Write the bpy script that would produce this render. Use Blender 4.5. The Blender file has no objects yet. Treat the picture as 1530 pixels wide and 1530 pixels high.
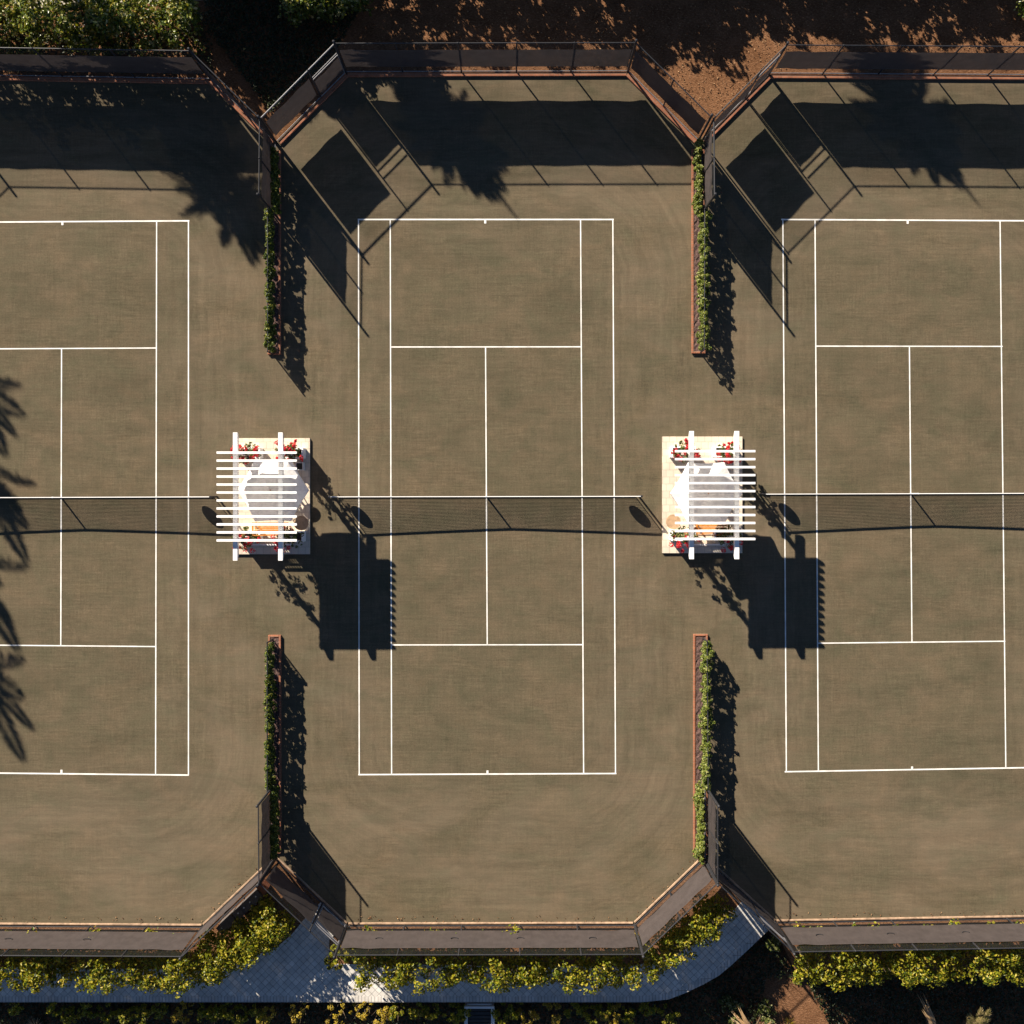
import bpy, bmesh, math, random
import numpy as np
from mathutils import Vector, Matrix

# ------------------------------------------------------------------ camera, sky, sun, exposure
S = 34.83            # photograph pixels per metre of court
H = 46.0             # camera height
NY = 735.0           # row of the point straight below the camera
SC = bpy.context.scene
COL = SC.collection
cam = bpy.data.cameras.new('camera')
cam.sensor_width = 36.0
cam.lens = 36.0 * H / (1530.0 / S)
cam.shift_y = -((765 - NY) / S) / (1530.0 / S)
cam.clip_end = 2000
camo = bpy.data.objects.new('camera', cam)
COL.objects.link(camo)
camo.location = (0, (765 - NY) / S, H)
camo.rotation_euler = (0, 0, 0)
SC.camera = camo

EL = math.radians(26.3)
SD = Vector((0.6077 * math.cos(EL), -0.7944 * math.cos(EL), -math.sin(EL)))   # way the light travels
world = bpy.data.worlds.new('World')
SC.world = world
world.use_nodes = True
wn = world.node_tree
bg = wn.nodes['Background']
sky = wn.nodes.new('ShaderNodeTexSky')
sky.sky_type = 'NISHITA'
sky.sun_disc = False
sky.sun_elevation = EL
sky.sun_rotation = math.atan2(-0.6077, 0.7944)
sky.air_density = 0.48
sky.dust_density = 0.0
sky.ozone_density = 2.0
wn.links.new(sky.outputs[0], bg.inputs[0])
bg.inputs[1].default_value = 0.05
sun = bpy.data.lights.new('sun', 'SUN')
sun.energy = 5.0
sun.angle = math.radians(0.5)
sun.color = (1.0, 0.90, 0.76)
suno = bpy.data.objects.new('sun', sun)
COL.objects.link(suno)
suno.rotation_euler = SD.to_track_quat('-Z', 'Y').to_euler()
SC.view_settings.view_transform = 'Standard'
SC.view_settings.look = 'None'
SC.view_settings.gamma = 1
SC.view_settings.exposure = 1.42
SC.render.engine = 'CYCLES'
SC.cycles.max_bounces = 6
SC.cycles.transparent_max_bounces = 16

# ------------------------------------------------------------------ helpers
def W(px, py, z=0.0):                     # ground pixel of the photograph -> metres
    return Vector(((px - 765) / S, (765 - py) / S, z))

def G(px, py, z):                         # seen pixel of something at height z -> metres
    f = H / (H - z)
    return W(765 + (px - 765) / f, NY + (py - NY) / f, z)

def tag(o, label=None, cat=None, group=None, kind=None):
    if label: o['label'] = label
    if cat: o['category'] = cat
    if group: o['group'] = group
    if kind: o['kind'] = kind
    return o

def thing(name, label, cat, loc=(0, 0, 0), rz=0.0, group=None):
    o = bpy.data.objects.new(name, None)
    COL.objects.link(o)
    o.empty_display_size = 0.2
    o.location = loc
    o.rotation_euler = (0, 0, rz)
    return tag(o, label, cat, group)

def obj(name, me, mat, parent=None):
    if isinstance(me, bmesh.types.BMesh):
        m = bpy.data.meshes.new(name)
        me.to_mesh(m); me.free()
        me = m
    if mat is not None and len(me.materials) == 0:
        me.materials.append(mat)
    o = bpy.data.objects.new(name, me)
    COL.objects.link(o)
    if parent is not None: o.parent = parent
    return o

def box(bm, c, s, rz=0.0, bevel=0.0):
    r = bmesh.ops.create_cube(bm, size=1.0)
    vs = r['verts']
    M = Matrix.Translation(c) @ Matrix.Rotation(rz, 4, 'Z') @ Matrix.Diagonal((s[0], s[1], s[2], 1))
    bmesh.ops.transform(bm, matrix=M, verts=vs)
    if bevel > 0:
        es = list({e for v in vs for e in v.link_edges})
        bmesh.ops.bevel(bm, geom=es, offset=bevel, segments=1, affect='EDGES')

def tube(bm, pts, radii, seg=8, caps=True):
    pts = [Vector(p) for p in pts]
    if not hasattr(radii, '__len__'): radii = [radii] * len(pts)
    rings = []
    for i, p in enumerate(pts):
        a = pts[max(0, i - 1)]; b = pts[min(len(pts) - 1, i + 1)]
        d = (b - a).normalized()
        u = d.orthogonal().normalized() if i == 0 else (u - d * u.dot(d)).normalized()
        v = d.cross(u)
        rings.append([bm.verts.new(p + (u * math.cos(2 * math.pi * k / seg) + v * math.sin(2 * math.pi * k / seg)) * radii[i]) for k in range(seg)])
    for i in range(len(rings) - 1):
        for k in range(seg):
            bm.faces.new((rings[i][k], rings[i][(k + 1) % seg], rings[i + 1][(k + 1) % seg], rings[i + 1][k]))
    if caps:
        bm.faces.new(rings[0][::-1]); bm.faces.new(rings[-1])

def prism(bm, pts, z0, z1):
    a = [bm.verts.new((p[0], p[1], z0)) for p in pts]
    b = [bm.verts.new((p[0], p[1], z1)) for p in pts]
    n = len(pts)
    bm.faces.new(b); bm.faces.new(a[::-1])
    for i in range(n):
        bm.faces.new((a[i], a[(i + 1) % n], b[(i + 1) % n], b[i]))
    bmesh.ops.recalc_face_normals(bm, faces=bm.faces)

def disc(bm, c, r, h, seg=24, r2=None):
    res = bmesh.ops.create_cone(bm, cap_ends=True, segments=seg, radius1=r, radius2=r if r2 is None else r2, depth=h)
    bmesh.ops.translate(bm, verts=res['verts'], vec=c)
    return res['verts']

def bar(bm, a, b, w, h):                  # square bar from a to b
    a = Vector(a); b = Vector(b); d = b - a
    r = bmesh.ops.create_cube(bm, size=1.0)
    up = Vector((0, 0, 1)) if abs(d.normalized().z) < 0.95 else Vector((1, 0, 0))
    x = d.normalized(); y = up.cross(x).normalized(); z = x.cross(y)
    M = Matrix((x, y, z)).transposed().to_4x4()
    M.translation = (a + b) / 2
    bmesh.ops.transform(bm, matrix=M @ Matrix.Diagonal((d.length, w, h, 1)), verts=r['verts'])

def leaf_mesh(name, C, N, L, Wd, rng, jitter=0.7, droop=0.0):
    """one small folded blade per centre C, facing roughly along N"""
    n = len(C)
    N = N + rng.normal(0, jitter, (n, 3))
    N /= np.linalg.norm(N, axis=1)[:, None] + 1e-9
    R = rng.normal(0, 1, (n, 3)); R[:, 2] -= droop
    T = R - N * (R * N).sum(1)[:, None]
    T /= np.linalg.norm(T, axis=1)[:, None] + 1e-9
    B = np.cross(N, T)
    l = (L * rng.uniform(0.65, 1.25, n))[:, None]
    w = (Wd * rng.uniform(0.7, 1.2, n))[:, None]
    v = np.empty((n, 6, 3))
    v[:, 0] = C - T * l * .5
    v[:, 1] = C - T * l * .12 + B * w * .5 + N * w * .18
    v[:, 2] = C + T * l * .22 + B * w * .38 + N * w * .14
    v[:, 3] = C + T * l * .5 - N * l * .10
    v[:, 4] = C + T * l * .22 - B * w * .38 + N * w * .14
    v[:, 5] = C - T * l * .12 - B * w * .5 + N * w * .18
    base = (np.arange(n) * 6)[:, None]
    f = np.concatenate([base + np.array([[0, 1, 2, 3]]), base + np.array([[0, 3, 4, 5]])], 0)
    me = bpy.data.meshes.new(name)
    me.from_pydata(v.reshape(-1, 3).tolist(), [], f.tolist())
    return me

def clump_points(centres, radii, per, rng, flat=1.0):
    """leaf centres and outward directions on the skin of many clumps"""
    Cs, Ns = [], []
    for c, r in zip(centres, radii):
        d = rng.normal(0, 1, (per, 3))
        d /= np.linalg.norm(d, axis=1)[:, None]
        d[:, 2] = np.where(d[:, 2] < -0.3, -d[:, 2], d[:, 2])
        rr = r * rng.uniform(0.55, 1.08, per)[:, None]
        p = np.array(c) + d * rr * np.array([1, 1, flat])
        Cs.append(p); Ns.append(d + np.array([0, 0, .45]))
    return np.concatenate(Cs), np.concatenate(Ns)

# ------------------------------------------------------------------ materials
def new_mat(name):
    m = bpy.data.materials.new(name)
    m.use_nodes = True
    nt = m.node_tree
    return m, nt, nt.nodes['Principled BSDF'], nt.nodes['Material Output']

def ramp(nt, fac, stops):
    r = nt.nodes.new('ShaderNodeValToRGB')
    while len(r.color_ramp.elements) < len(stops): r.color_ramp.elements.new(0.5)
    for e, (p, c) in zip(r.color_ramp.elements, stops):
        e.position = p; e.color = (c[0], c[1], c[2], 1)
    nt.links.new(fac, r.inputs[0])
    return r.outputs[0]

def coords(nt, scale=(1, 1, 1), rot=0.0, kind='Object'):
    tc = nt.nodes.new('ShaderNodeTexCoord')
    mp = nt.nodes.new('ShaderNodeMapping')
    mp.inputs['Scale'].default_value = scale
    mp.inputs['Rotation'].default_value = (0, 0, rot)
    nt.links.new(tc.outputs[kind], mp.inputs[0])
    return mp.outputs[0]

def noise(nt, vec, scale, detail=4, rough=0.55, dist=0.0):
    n = nt.nodes.new('ShaderNodeTexNoise')
    n.inputs['Scale'].default_value = scale
    n.inputs['Detail'].default_value = detail
    n.inputs['Roughness'].default_value = rough
    n.inputs['Distortion'].default_value = dist
    if vec is not None: nt.links.new(vec, n.inputs['Vector'])
    return n.outputs['Fac']

def mixc(nt, fac, a, b, mode='MIX'):
    m = nt.nodes.new('ShaderNodeMix')
    m.data_type = 'RGBA'; m.blend_type = mode
    def put(sock, v):
        if isinstance(v, (int, float)): sock.default_value = v
        elif isinstance(v, tuple): sock.default_value = (v[0], v[1], v[2], 1)
        else: nt.links.new(v, sock)
    put(m.inputs[0], fac); put(m.inputs[6], a); put(m.inputs[7], b)
    return m.outputs[2]

def math_(nt, op, a, b=None, c=None):
    m = nt.nodes.new('ShaderNodeMath'); m.operation = op
    for i, v in enumerate((a, b, c)):
        if v is None: continue
        if isinstance(v, (int, float)): m.inputs[i].default_value = v
        else: nt.links.new(v, m.inputs[i])
    return m.outputs[0]

def bump(nt, bs, h, dist, strength=1.0):
    b = nt.nodes.new('ShaderNodeBump')
    b.inputs['Distance'].default_value = dist
    b.inputs['Strength'].default_value = strength
    nt.links.new(h, b.inputs['Height'])
    nt.links.new(b.outputs[0], bs.inputs['Normal'])

def plain(name, c, rough=0.7, var=0.15, scale=6.0, metal=0.0, spec=0.4, bmp=0.0):
    m, nt, bs, out = new_mat(name)
    v = noise(nt, coords(nt), scale, 5)
    lo = tuple(x * (1 - var) for x in c); hi = tuple(min(1, x * (1 + var)) for x in c)
    col = ramp(nt, v, [(0.3, lo), (0.7, hi)])
    nt.links.new(col, bs.inputs['Base Color'])
    bs.inputs['Roughness'].default_value = rough
    bs.inputs['Metallic'].default_value = metal
    bs.inputs['Specular IOR Level'].default_value = spec
    if bmp: bump(nt, bs, noise(nt, coords(nt), scale * 6, 4), bmp)
    return m

def leafmat(name, stops, trans=0.35, rough=0.45, tcol=(1.25, 1.15, .45), spec=0.35):
    m, nt, bs, out = new_mat(name)
    g = nt.nodes.new('ShaderNodeNewGeometry')
    col = ramp(nt, g.outputs['Random Per Island'], stops)
    nt.links.new(col, bs.inputs['Base Color'])
    bs.inputs['Roughness'].default_value = rough
    bs.inputs['Specular IOR Level'].default_value = spec
    tr = nt.nodes.new('ShaderNodeBsdfTranslucent')
    nt.links.new(mixc(nt, 1.0, col, tcol, 'MULTIPLY'), tr.inputs[0])
    mx = nt.nodes.new('ShaderNodeMixShader')
    mx.inputs[0].default_value = trans
    nt.links.new(bs.outputs[0], mx.inputs[1]); nt.links.new(tr.outputs[0], mx.inputs[2])
    nt.links.new(mx.outputs[0], out.inputs[0])
    return m

def court_material():
    m, nt, bs, out = new_mat('court_clay')
    base = coords(nt)
    big = noise(nt, base, 0.22, 3, 0.5)
    mid = noise(nt, base, 1.1, 5, 0.6, 0.4)
    hs = noise(nt, coords(nt, (0.35, 9, 1)), 1.3, 6, 0.7)          # strokes of the drag brush across
    vs = noise(nt, coords(nt, (9, 0.35, 1)), 1.3, 6, 0.7)          # and along the court
    fine = noise(nt, base, 16, 4, 0.7)
    # ring-shaped strokes round the ends of each court
    sx = nt.nodes.new('ShaderNodeSeparateXYZ'); nt.links.new(base, sx.inputs[0])
    xw = math_(nt, 'WRAP', math_(nt, 'ADD', sx.outputs[0], 1.08), 9.1, -9.1)
    ax = math_(nt, 'MAXIMUM', math_(nt, 'SUBTRACT', math_(nt, 'ABSOLUTE', xw), 3.2), 0.0)
    ay = math_(nt, 'MAXIMUM', math_(nt, 'SUBTRACT', math_(nt, 'ABSOLUTE', sx.outputs[1]), 10.2), 0.0)
    d = math_(nt, 'SQRT', math_(nt, 'ADD', math_(nt, 'MULTIPLY', ax, ax), math_(nt, 'MULTIPLY', ay, ay)))
    cv = nt.nodes.new('ShaderNodeCombineXYZ')
    nt.links.new(math_(nt, 'ADD', math_(nt, 'MULTIPLY', d, 4.5), math_(nt, 'MULTIPLY', mid, 2.5)), cv.inputs[0])
    nt.links.new(math_(nt, 'MULTIPLY', sx.outputs[0], 0.25), cv.inputs[1])
    nt.links.new(math_(nt, 'MULTIPLY', sx.outputs[1], 0.25), cv.inputs[2])
    ring = noise(nt, cv.outputs[0], 1.0, 5, 0.65)
    inside = math_(nt, 'GREATER_THAN', d, 0.02)
    fade = math_(nt, 'MINIMUM', math_(nt, 'MULTIPLY', d, 0.6), 1.0)
    c = ramp(nt, big, [(0.30, (0.0779, 0.0620, 0.0356)), (0.52, (0.0898, 0.0680, 0.0396)), (0.72, (0.1043, 0.0746, 0.0442))])
    c = mixc(nt, 0.55, c, ramp(nt, mid, [(0.28, (0.0713, 0.0594, 0.0343)), (0.72, (0.1109, 0.0805, 0.0488))]))
    def overlay(c, n, amt):
        k = ramp(nt, n, [(0.25, (1 - amt,) * 3), (0.75, (1 + amt,) * 3)])
        r = nt.nodes.new('ShaderNodeVectorMath'); r.operation = 'MULTIPLY'
        nt.links.new(c, r.inputs[0]); nt.links.new(k, r.inputs[1])
        return r.outputs[0]
    def scaled(c, n, amt):                # n in 0..1 -> factor 1-amt..1+amt
        f = math_(nt, 'ADD', math_(nt, 'MULTIPLY', math_(nt, 'SUBTRACT', n, 0.5), amt * 4), 1.0)
        r = nt.nodes.new('ShaderNodeVectorMath'); r.operation = 'SCALE'
        nt.links.new(c, r.inputs[0]); nt.links.new(f, r.inputs['Scale'])
        return r.outputs[0]
    hs2 = noise(nt, coords(nt, (1.6, 13, 1)), 1.0, 4, 0.75)
    vs2 = noise(nt, coords(nt, (13, 1.6, 1)), 1.0, 4, 0.75)
    patch = math_(nt, 'MINIMUM', math_(nt, 'MAXIMUM', math_(nt, 'MULTIPLY', math_(nt, 'SUBTRACT', noise(nt, base, 0.5, 3, 0.6), 0.36), 5.0), 0.15), 1.0)
    def patched(n):
        return math_(nt, 'ADD', math_(nt, 'MULTIPLY', math_(nt, 'SUBTRACT', n, 0.5), patch), 0.5)
    c = scaled(c, hs, 0.14); c = scaled(c, vs, 0.09); c = scaled(c, fine, 0.20)
    c = scaled(c, patched(hs2), 0.22); c = scaled(c, patched(vs2), 0.15)
    sv = nt.nodes.new('ShaderNodeVectorMath'); sv.operation = 'SCALE'
    nt.links.new(c, sv.inputs[0]); sv.inputs['Scale'].default_value = 1.13; c = sv.outputs[0]
    c = mixc(nt, 1.0, c, (0.955, 1.0, 1.05), 'MULTIPLY')
    wide = noise(nt, coords(nt, (1, 1.5, 1), -0.2), 0.16, 5, 0.6, 1.2)
    run = math_(nt, 'MULTIPLY', math_(nt, 'MINIMUM', math_(nt, 'MULTIPLY', d, 0.35), 1.0), ramp(nt, wide, [(0.38, (0, 0, 0)), (0.62, (1, 1, 1))]))
    c = mixc(nt, math_(nt, 'MULTIPLY', run, 0.42), c, (0.152, 0.117, 0.080))
    dk = noise(nt, coords(nt, (0.6, 1.8, 1), 0.1), 0.35, 6, 0.65, 1.0)
    c = mixc(nt, 1.0, c, ramp(nt, dk, [(0.30, (0.84, 0.86, 0.85)), (0.52, (1.02,) * 3), (0.72, (1.10, 1.09, 1.08))]), 'MULTIPLY')
    rr = math_(nt, 'ADD', math_(nt, 'MULTIPLY', math_(nt, 'SUBTRACT', ring, 0.5), fade), 0.5)
    c = scaled(c, rr, 0.15)
    blot = noise(nt, coords(nt, (1, 1.6, 1), 0.3), 0.55, 6, 0.62, 0.8)
    c = mixc(nt, 1.0, c, ramp(nt, blot, [(0.32, (0.90, 0.96, 0.94)), (0.5, (1, 1, 1)), (0.68, (1.12, 1.07, 1.06))]), 'MULTIPLY')
    # pale scuffs
    sc = noise(nt, coords(nt, (1.5, 8, 1), 0.25), 1.1, 8, 0.75)
    c = mixc(nt, ramp(nt, sc, [(0.64, (0, 0, 0)), (0.78, (.55,) * 3)]), c, (0.1584, 0.1254, 0.0825))
    nt.links.new(c, bs.inputs['Base Color'])
    bs.inputs['Roughness'].default_value = 0.95
    bs.inputs['Specular IOR Level'].default_value = 0.1
    bump(nt, bs, fine, 0.004, 0.6)
    return m

def soil_material():
    m, nt, bs, out = new_mat('mulch_soil')
    base = coords(nt)
    a = noise(nt, base, 1.2, 5); b = noise(nt, coords(nt, (1, 2.2, 1), 0.6), 9, 6, 0.75)
    v = nt.nodes.new('ShaderNodeTexVoronoi'); v.inputs['Scale'].default_value = 14
    nt.links.new(base, v.inputs['Vector'])
    c = ramp(nt, b, [(0.28, (0.04, 0.018, 0.009)), (0.5, (0.14, 0.066, 0.031)), (0.72, (0.40, 0.225, 0.125))])
    c = mixc(nt, 0.35, c, ramp(nt, a, [(0.3, (0.075, 0.034, 0.016)), (0.7, (0.30, 0.155, 0.082))]))
    c = mixc(nt, ramp(nt, v.outputs['Distance'], [(0.05, (.5,) * 3), (0.25, (0, 0, 0))]), c, (0.36, 0.22, 0.13))
    nt.links.new(c, bs.inputs['Base Color'])
    bs.inputs['Roughness'].default_value = 1.0
    bs.inputs['Specular IOR Level'].default_value = 0.05
    bump(nt, bs, b, 0.05, 0.9)
    return m

def brick_material(name, c1, c2, mortar, scale, bw=0.5, rh=0.25, rot=0.0, ms=0.02, offset=0.5, rough=0.85, stain=0.3):
    m, nt, bs, out = new_mat(name)
    t = nt.nodes.new('ShaderNodeTexBrick')
    nt.links.new(coords(nt, (1, 1, 1), rot), t.inputs['Vector'])
    t.inputs['Color1'].default_value = (*c1, 1); t.inputs['Color2'].default_value = (*c2, 1)
    t.inputs['Mortar'].default_value = (*mortar, 1)
    t.inputs['Scale'].default_value = scale
    t.inputs['Brick Width'].default_value = bw; t.inputs['Row Height'].default_value = rh
    t.inputs['Mortar Size'].default_value = ms
    t.offset = offset
    n = noise(nt, coords(nt), 2.2, 6, 0.65)
    c = mixc(nt, 1.0, t.outputs['Color'], ramp(nt, n, [(0.3, (1 - stain,) * 3), (0.7, (1.0,) * 3)]), 'MULTIPLY')
    nt.links.new(c, bs.inputs['Base Color'])
    bs.inputs['Roughness'].default_value = rough
    bs.inputs['Specular IOR Level'].default_value = 0.2
    bump(nt, bs, t.outputs['Fac'], -0.006, 0.7)
    return m

def sheer(name, c, transp, transl=0.0, tc=None, weave=False):
    m, nt, bs, out = new_mat(name)
    v = noise(nt, coords(nt), 2.0, 5, 0.6)
    w = noise(nt, coords(nt, (1, 1, 0.3)), 9.0, 5, 0.6)
    col = ramp(nt, v, [(0.3, tuple(x * .85 for x in c)), (0.7, tuple(x * 1.15 for x in c))])
    col = mixc(nt, 1.0, col, ramp(nt, w, [(0.3, (.9,) * 3), (0.7, (1.05,) * 3)]), 'MULTIPLY')
    nt.links.new(col, bs.inputs['Base Color'])
    bs.inputs['Roughness'].default_value = 0.85
    bs.inputs['Specular IOR Level'].default_value = 0.15
    sh = bs.outputs[0]
    if transl:
        tr = nt.nodes.new('ShaderNodeBsdfTranslucent')
        nt.links.new(mixc(nt, 1.0, col, tc or (1, 1, 1), 'MULTIPLY'), tr.inputs[0])
        mx = nt.nodes.new('ShaderNodeMixShader'); mx.inputs[0].default_value = transl
        nt.links.new(sh, mx.inputs[1]); nt.links.new(tr.outputs[0], mx.inputs[2]); sh = mx.outputs[0]
    tp = nt.nodes.new('ShaderNodeBsdfTransparent')
    mx = nt.nodes.new('ShaderNodeMixShader'); mx.inputs[0].default_value = transp
    nt.links.new(sh, mx.inputs[1]); nt.links.new(tp.outputs[0], mx.inputs[2])
    nt.links.new(mx.outputs[0], out.inputs[0])
    return m

M_COURT = court_material()
M_SOIL = soil_material()
M_LINE = plain('line_paint', (0.72, 0.70, 0.65), 0.8, 0.20, 2.2)
M_PATH = brick_material('path_pavers', (0.72, 0.68, 0.62), (0.60, 0.57, 0.52), (0.26, 0.245, 0.225), 1.0, 0.23, 0.23, math.pi / 4, 0.008, 0.0, 0.8, 0.35)
M_PATHEDGE = brick_material('path_border_pavers', (0.66, 0.62, 0.57), (0.52, 0.49, 0.45), (0.24, 0.225, 0.21), 1.0, 0.14, 0.5, 0.0, 0.010, 0.0)
M_STONE = brick_material('terrace_pavers', (0.66, 0.565, 0.445), (0.57, 0.485, 0.385), (0.38, 0.32, 0.25), 1.0, 0.30, 0.30, 0.0, 0.007, 0.5, 0.8, 0.14)
M_CONC = plain('pale_concrete', (0.45, 0.40, 0.34), 0.9, 0.2, 3.0)
M_BRICK = brick_material('terracotta_brick', (0.36, 0.140, 0.075), (0.28, 0.105, 0.058), (0.28, 0.18, 0.12), 1.0, 0.22, 0.11, 0.0, 0.008)
M_TANKERB = plain('tan_kerb', (0.30, 0.20, 0.13), 0.9, 0.4, 5.0)
M_MULCH = plain('bed_mulch', (0.105, 0.062, 0.052), 1.0, 0.6, 16.0, bmp=0.03)
M_PIPE = plain('black_coated_pipe', (0.022, 0.022, 0.025), 0.5, 0.2, 5.0, 0.0, 0.35)
M_GALV = plain('weathered_rail', (0.15, 0.145, 0.15), 0.55, 0.15, 4.0, 0.0, 0.3)
M_SCREEN = sheer('windscreen_fabric', (0.060, 0.049, 0.046), 0.02, 0.15)
M_LINK = sheer('chain_link_wire', (0.035, 0.035, 0.035), 0.80)
M_WIRE = plain('net_cord', (0.02, 0.02, 0.02), 0.8, 0.2)
M_WHITE = plain('white_timber_paint', (0.82, 0.80, 0.77), 0.55, 0.05, 4.0)
M_BLUEWHITE = plain('white_bench_paint', (0.62, 0.62, 0.60), 0.6, 0.08, 4.0)
M_CANVAS = sheer('umbrella_canvas', (0.86, 0.845, 0.83), 0.0, 0.30)
M_WOOD = plain('orange_teak', (0.46, 0.17, 0.025), 0.55, 0.3, 9.0)
M_TAN = plain('pale_teak', (0.40, 0.26, 0.15), 0.6, 0.2, 9.0)
M_DARK = plain('dark_slats', (0.03, 0.03, 0.03), 0.7, 0.3)
M_GREY = plain('grey_board', (0.115, 0.100, 0.092), 0.8, 0.2, 5.0)
M_BARK = plain('bark', (0.10, 0.07, 0.045), 0.95, 0.4, 8.0, bmp=0.02)
M_FLOWER = leafmat('red_bracts', [(0.0, (0.45, 0.012, 0.025)), (0.5, (0.62, 0.02, 0.05)), (0.8, (0.70, 0.06, 0.05)), (1.0, (0.75, 0.16, 0.10))], 0.35, 0.5, (1.1, .5, .5))
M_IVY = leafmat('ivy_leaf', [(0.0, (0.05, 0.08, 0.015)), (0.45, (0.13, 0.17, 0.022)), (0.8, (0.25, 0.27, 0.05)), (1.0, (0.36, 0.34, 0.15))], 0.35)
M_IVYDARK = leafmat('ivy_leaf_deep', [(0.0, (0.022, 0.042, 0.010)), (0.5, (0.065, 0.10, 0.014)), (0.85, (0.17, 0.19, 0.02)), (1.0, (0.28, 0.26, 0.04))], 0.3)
M_HEDGE = leafmat('hedge_leaf', [(0.0, (0.035, 0.065, 0.005)), (0.35, (0.14, 0.165, 0.008)), (0.7, (0.30, 0.28, 0.012)), (1.0, (0.46, 0.36, 0.05))], 0.40, 0.42, (1.3, 1.1, .35))
M_SHRUB = leafmat('shrub_leaf', [(0.0, (0.022, 0.040, 0.008)), (0.5, (0.07, 0.095, 0.014)), (0.82, (0.20, 0.20, 0.05)), (1.0, (0.45, 0.42, 0.24))], 0.30, 0.38)
M_GLOSSY = leafmat('glossy_leaf', [(0.0, (0.02, 0.04, 0.006)), (0.45, (0.085, 0.125, 0.014)), (0.8, (0.22, 0.24, 0.035)), (1.0, (0.52, 0.47, 0.24))], 0.35, 0.35, (1.3, 1.1, .4))
M_GOLD = leafmat('golden_leaf', [(0.0, (0.18, 0.14, 0.012)), (0.5, (0.36, 0.27, 0.020)), (1.0, (0.52, 0.36, 0.05))], 0.35, 0.45, (1.2, 1.0, .4))
M_PALM = leafmat('palm_leaf', [(0.0, (0.03, 0.05, 0.015)), (0.6, (0.07, 0.09, 0.025)), (1.0, (0.13, 0.12, 0.04))], 0.2)
M_DRY = leafmat('dry_frond', [(0.0, (0.26, 0.17, 0.085)), (0.5, (0.40, 0.25, 0.12)), (1.0, (0.48, 0.36, 0.20))], 0.2, 0.6, (1.1, 1, .8))
M_PLUME = leafmat('pale_frond', [(0.0, (0.13, 0.13, 0.03)), (0.5, (0.26, 0.21, 0.08)), (1.0, (0.36, 0.27, 0.13))], 0.3, 0.6, (1.1, 1, .7))
M_TREE = leafmat('tree_leaf', [(0.0, (0.02, 0.04, 0.01)), (0.6, (0.06, 0.085, 0.015)), (1.0, (0.13, 0.14, 0.03))], 0.25)

# ------------------------------------------------------------------ ground, courts, path
bm = bmesh.new()
LZ = -0.9            # the garden below the path lies lower
drop = [(-9000, 1497.6), (958, 1497.6), (999.3, 1493), (1024.4, 1483.6), (1051.5, 1470.6), (1074.5, 1457.5), (1092.5, 1442.5), (1118.5, 1418.5), (1148, 1391), (1168, 1406), (1188, 1449), (9800, 1445)]
prism(bm, [W(9800, -8000), W(-9000, -8000)] + [W(*p) for p in drop], -1.2, 0.0)
tag(obj('ground', bm, M_SOIL), kind='structure')
bm = bmesh.new()
prism(bm, [W(-9000, 1380), W(9800, 1380), W(9800, 9000), W(-9000, 9000)], LZ - .3, LZ)
tag(obj('garden_ground', bm, M_SOIL), kind='structure')

def mirror_y(pts): return pts
CX = [(-118.0, 315.6, 118.0), (516.5, 938.0, 108.0), (1148.5, 1582.0, 111.0)]
# outline of the clay, clockwise from the top left
outline = [(-230, 225), (-114, 112), (-60, 114), (315, 119), (413, 213), (516, 108), (938, 107.5), (1043, 211), (1148, 111),
           (1590, 114), (1690, 225), (1690, 1270), (1590, 1369), (1158, 1377), (1052, 1283), (948, 1380), (518, 1381),
           (412, 1281), (304, 1383), (-114, 1381), (-230, 1270)]
bm = bmesh.new()
prism(bm, [W(*p) for p in outline], -0.05, 0.006)
tag(obj('court_surface', bm, M_COURT), kind='structure')

def strip(bm, a, b, w, z):                # flat painted line between two ground pixels
    a = W(*a, z); b = W(*b, z)
    d = (b - a).normalized(); n = Vector((-d.y, d.x, 0)) * w / 2
    vs = [bm.verts.new(p) for p in (a - n, b - n, b + n, a + n)]
    f = bm.faces.new(vs)
    if f.normal.z < 0: f.normal_flip()

def court_lines(segs_h, segs_v):
    bm = bmesh.new()
    for a, b, w in segs_h: strip(bm, a, b, w, 0.0105)
    for a, b, w in segs_v: strip(bm, a, b, w, 0.0145)
    bm.normal_update()
    for f in bm.faces:
        if f.normal.z < 0: f.normal_flip()
    return tag(obj('court_line_markings', bm, M_LINE), kind='structure')
LW, BW = 0.051, 0.062
court_lines([((-100, 332.5), (283, 330), BW), ((-100, 1154), (282.4, 1158), BW), ((-52, 521.5), (233.6, 520), LW), ((-52, 963.5), (233, 966), LW)],
            [((281.7, 330), (281.7, 1158), LW), ((234.2, 330), (232.6, 1157.5), LW), ((92.2, 521), (91.0, 965), LW), ((93.4, 331), (93.4, 336.5), 0.09), ((92, 1150), (92, 1156), 0.09),
             ((-98, 332), (-98, 1154), LW), ((-51, 332), (-51, 1154), LW)])
court_lines([((534.6, 328), (917, 328), BW), ((535.4, 1157.3), (921, 1155.6), BW), ((583, 518.5), (868.8, 518.2), LW), ((585, 963.6), (871, 963.2), LW)],
            [((535.7, 328), (536.8, 1157), LW), ((915.6, 328), (919.6, 1156), LW), ((583.1, 328), (585.2, 1157), LW), ((867.4, 328), (872, 1156), LW),
             ((725.5, 518.5), (728, 963.4), LW), ((725, 328.5), (725, 334), 0.09), ((728.3, 1151), (728.3, 1156.5), 0.09)])
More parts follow.
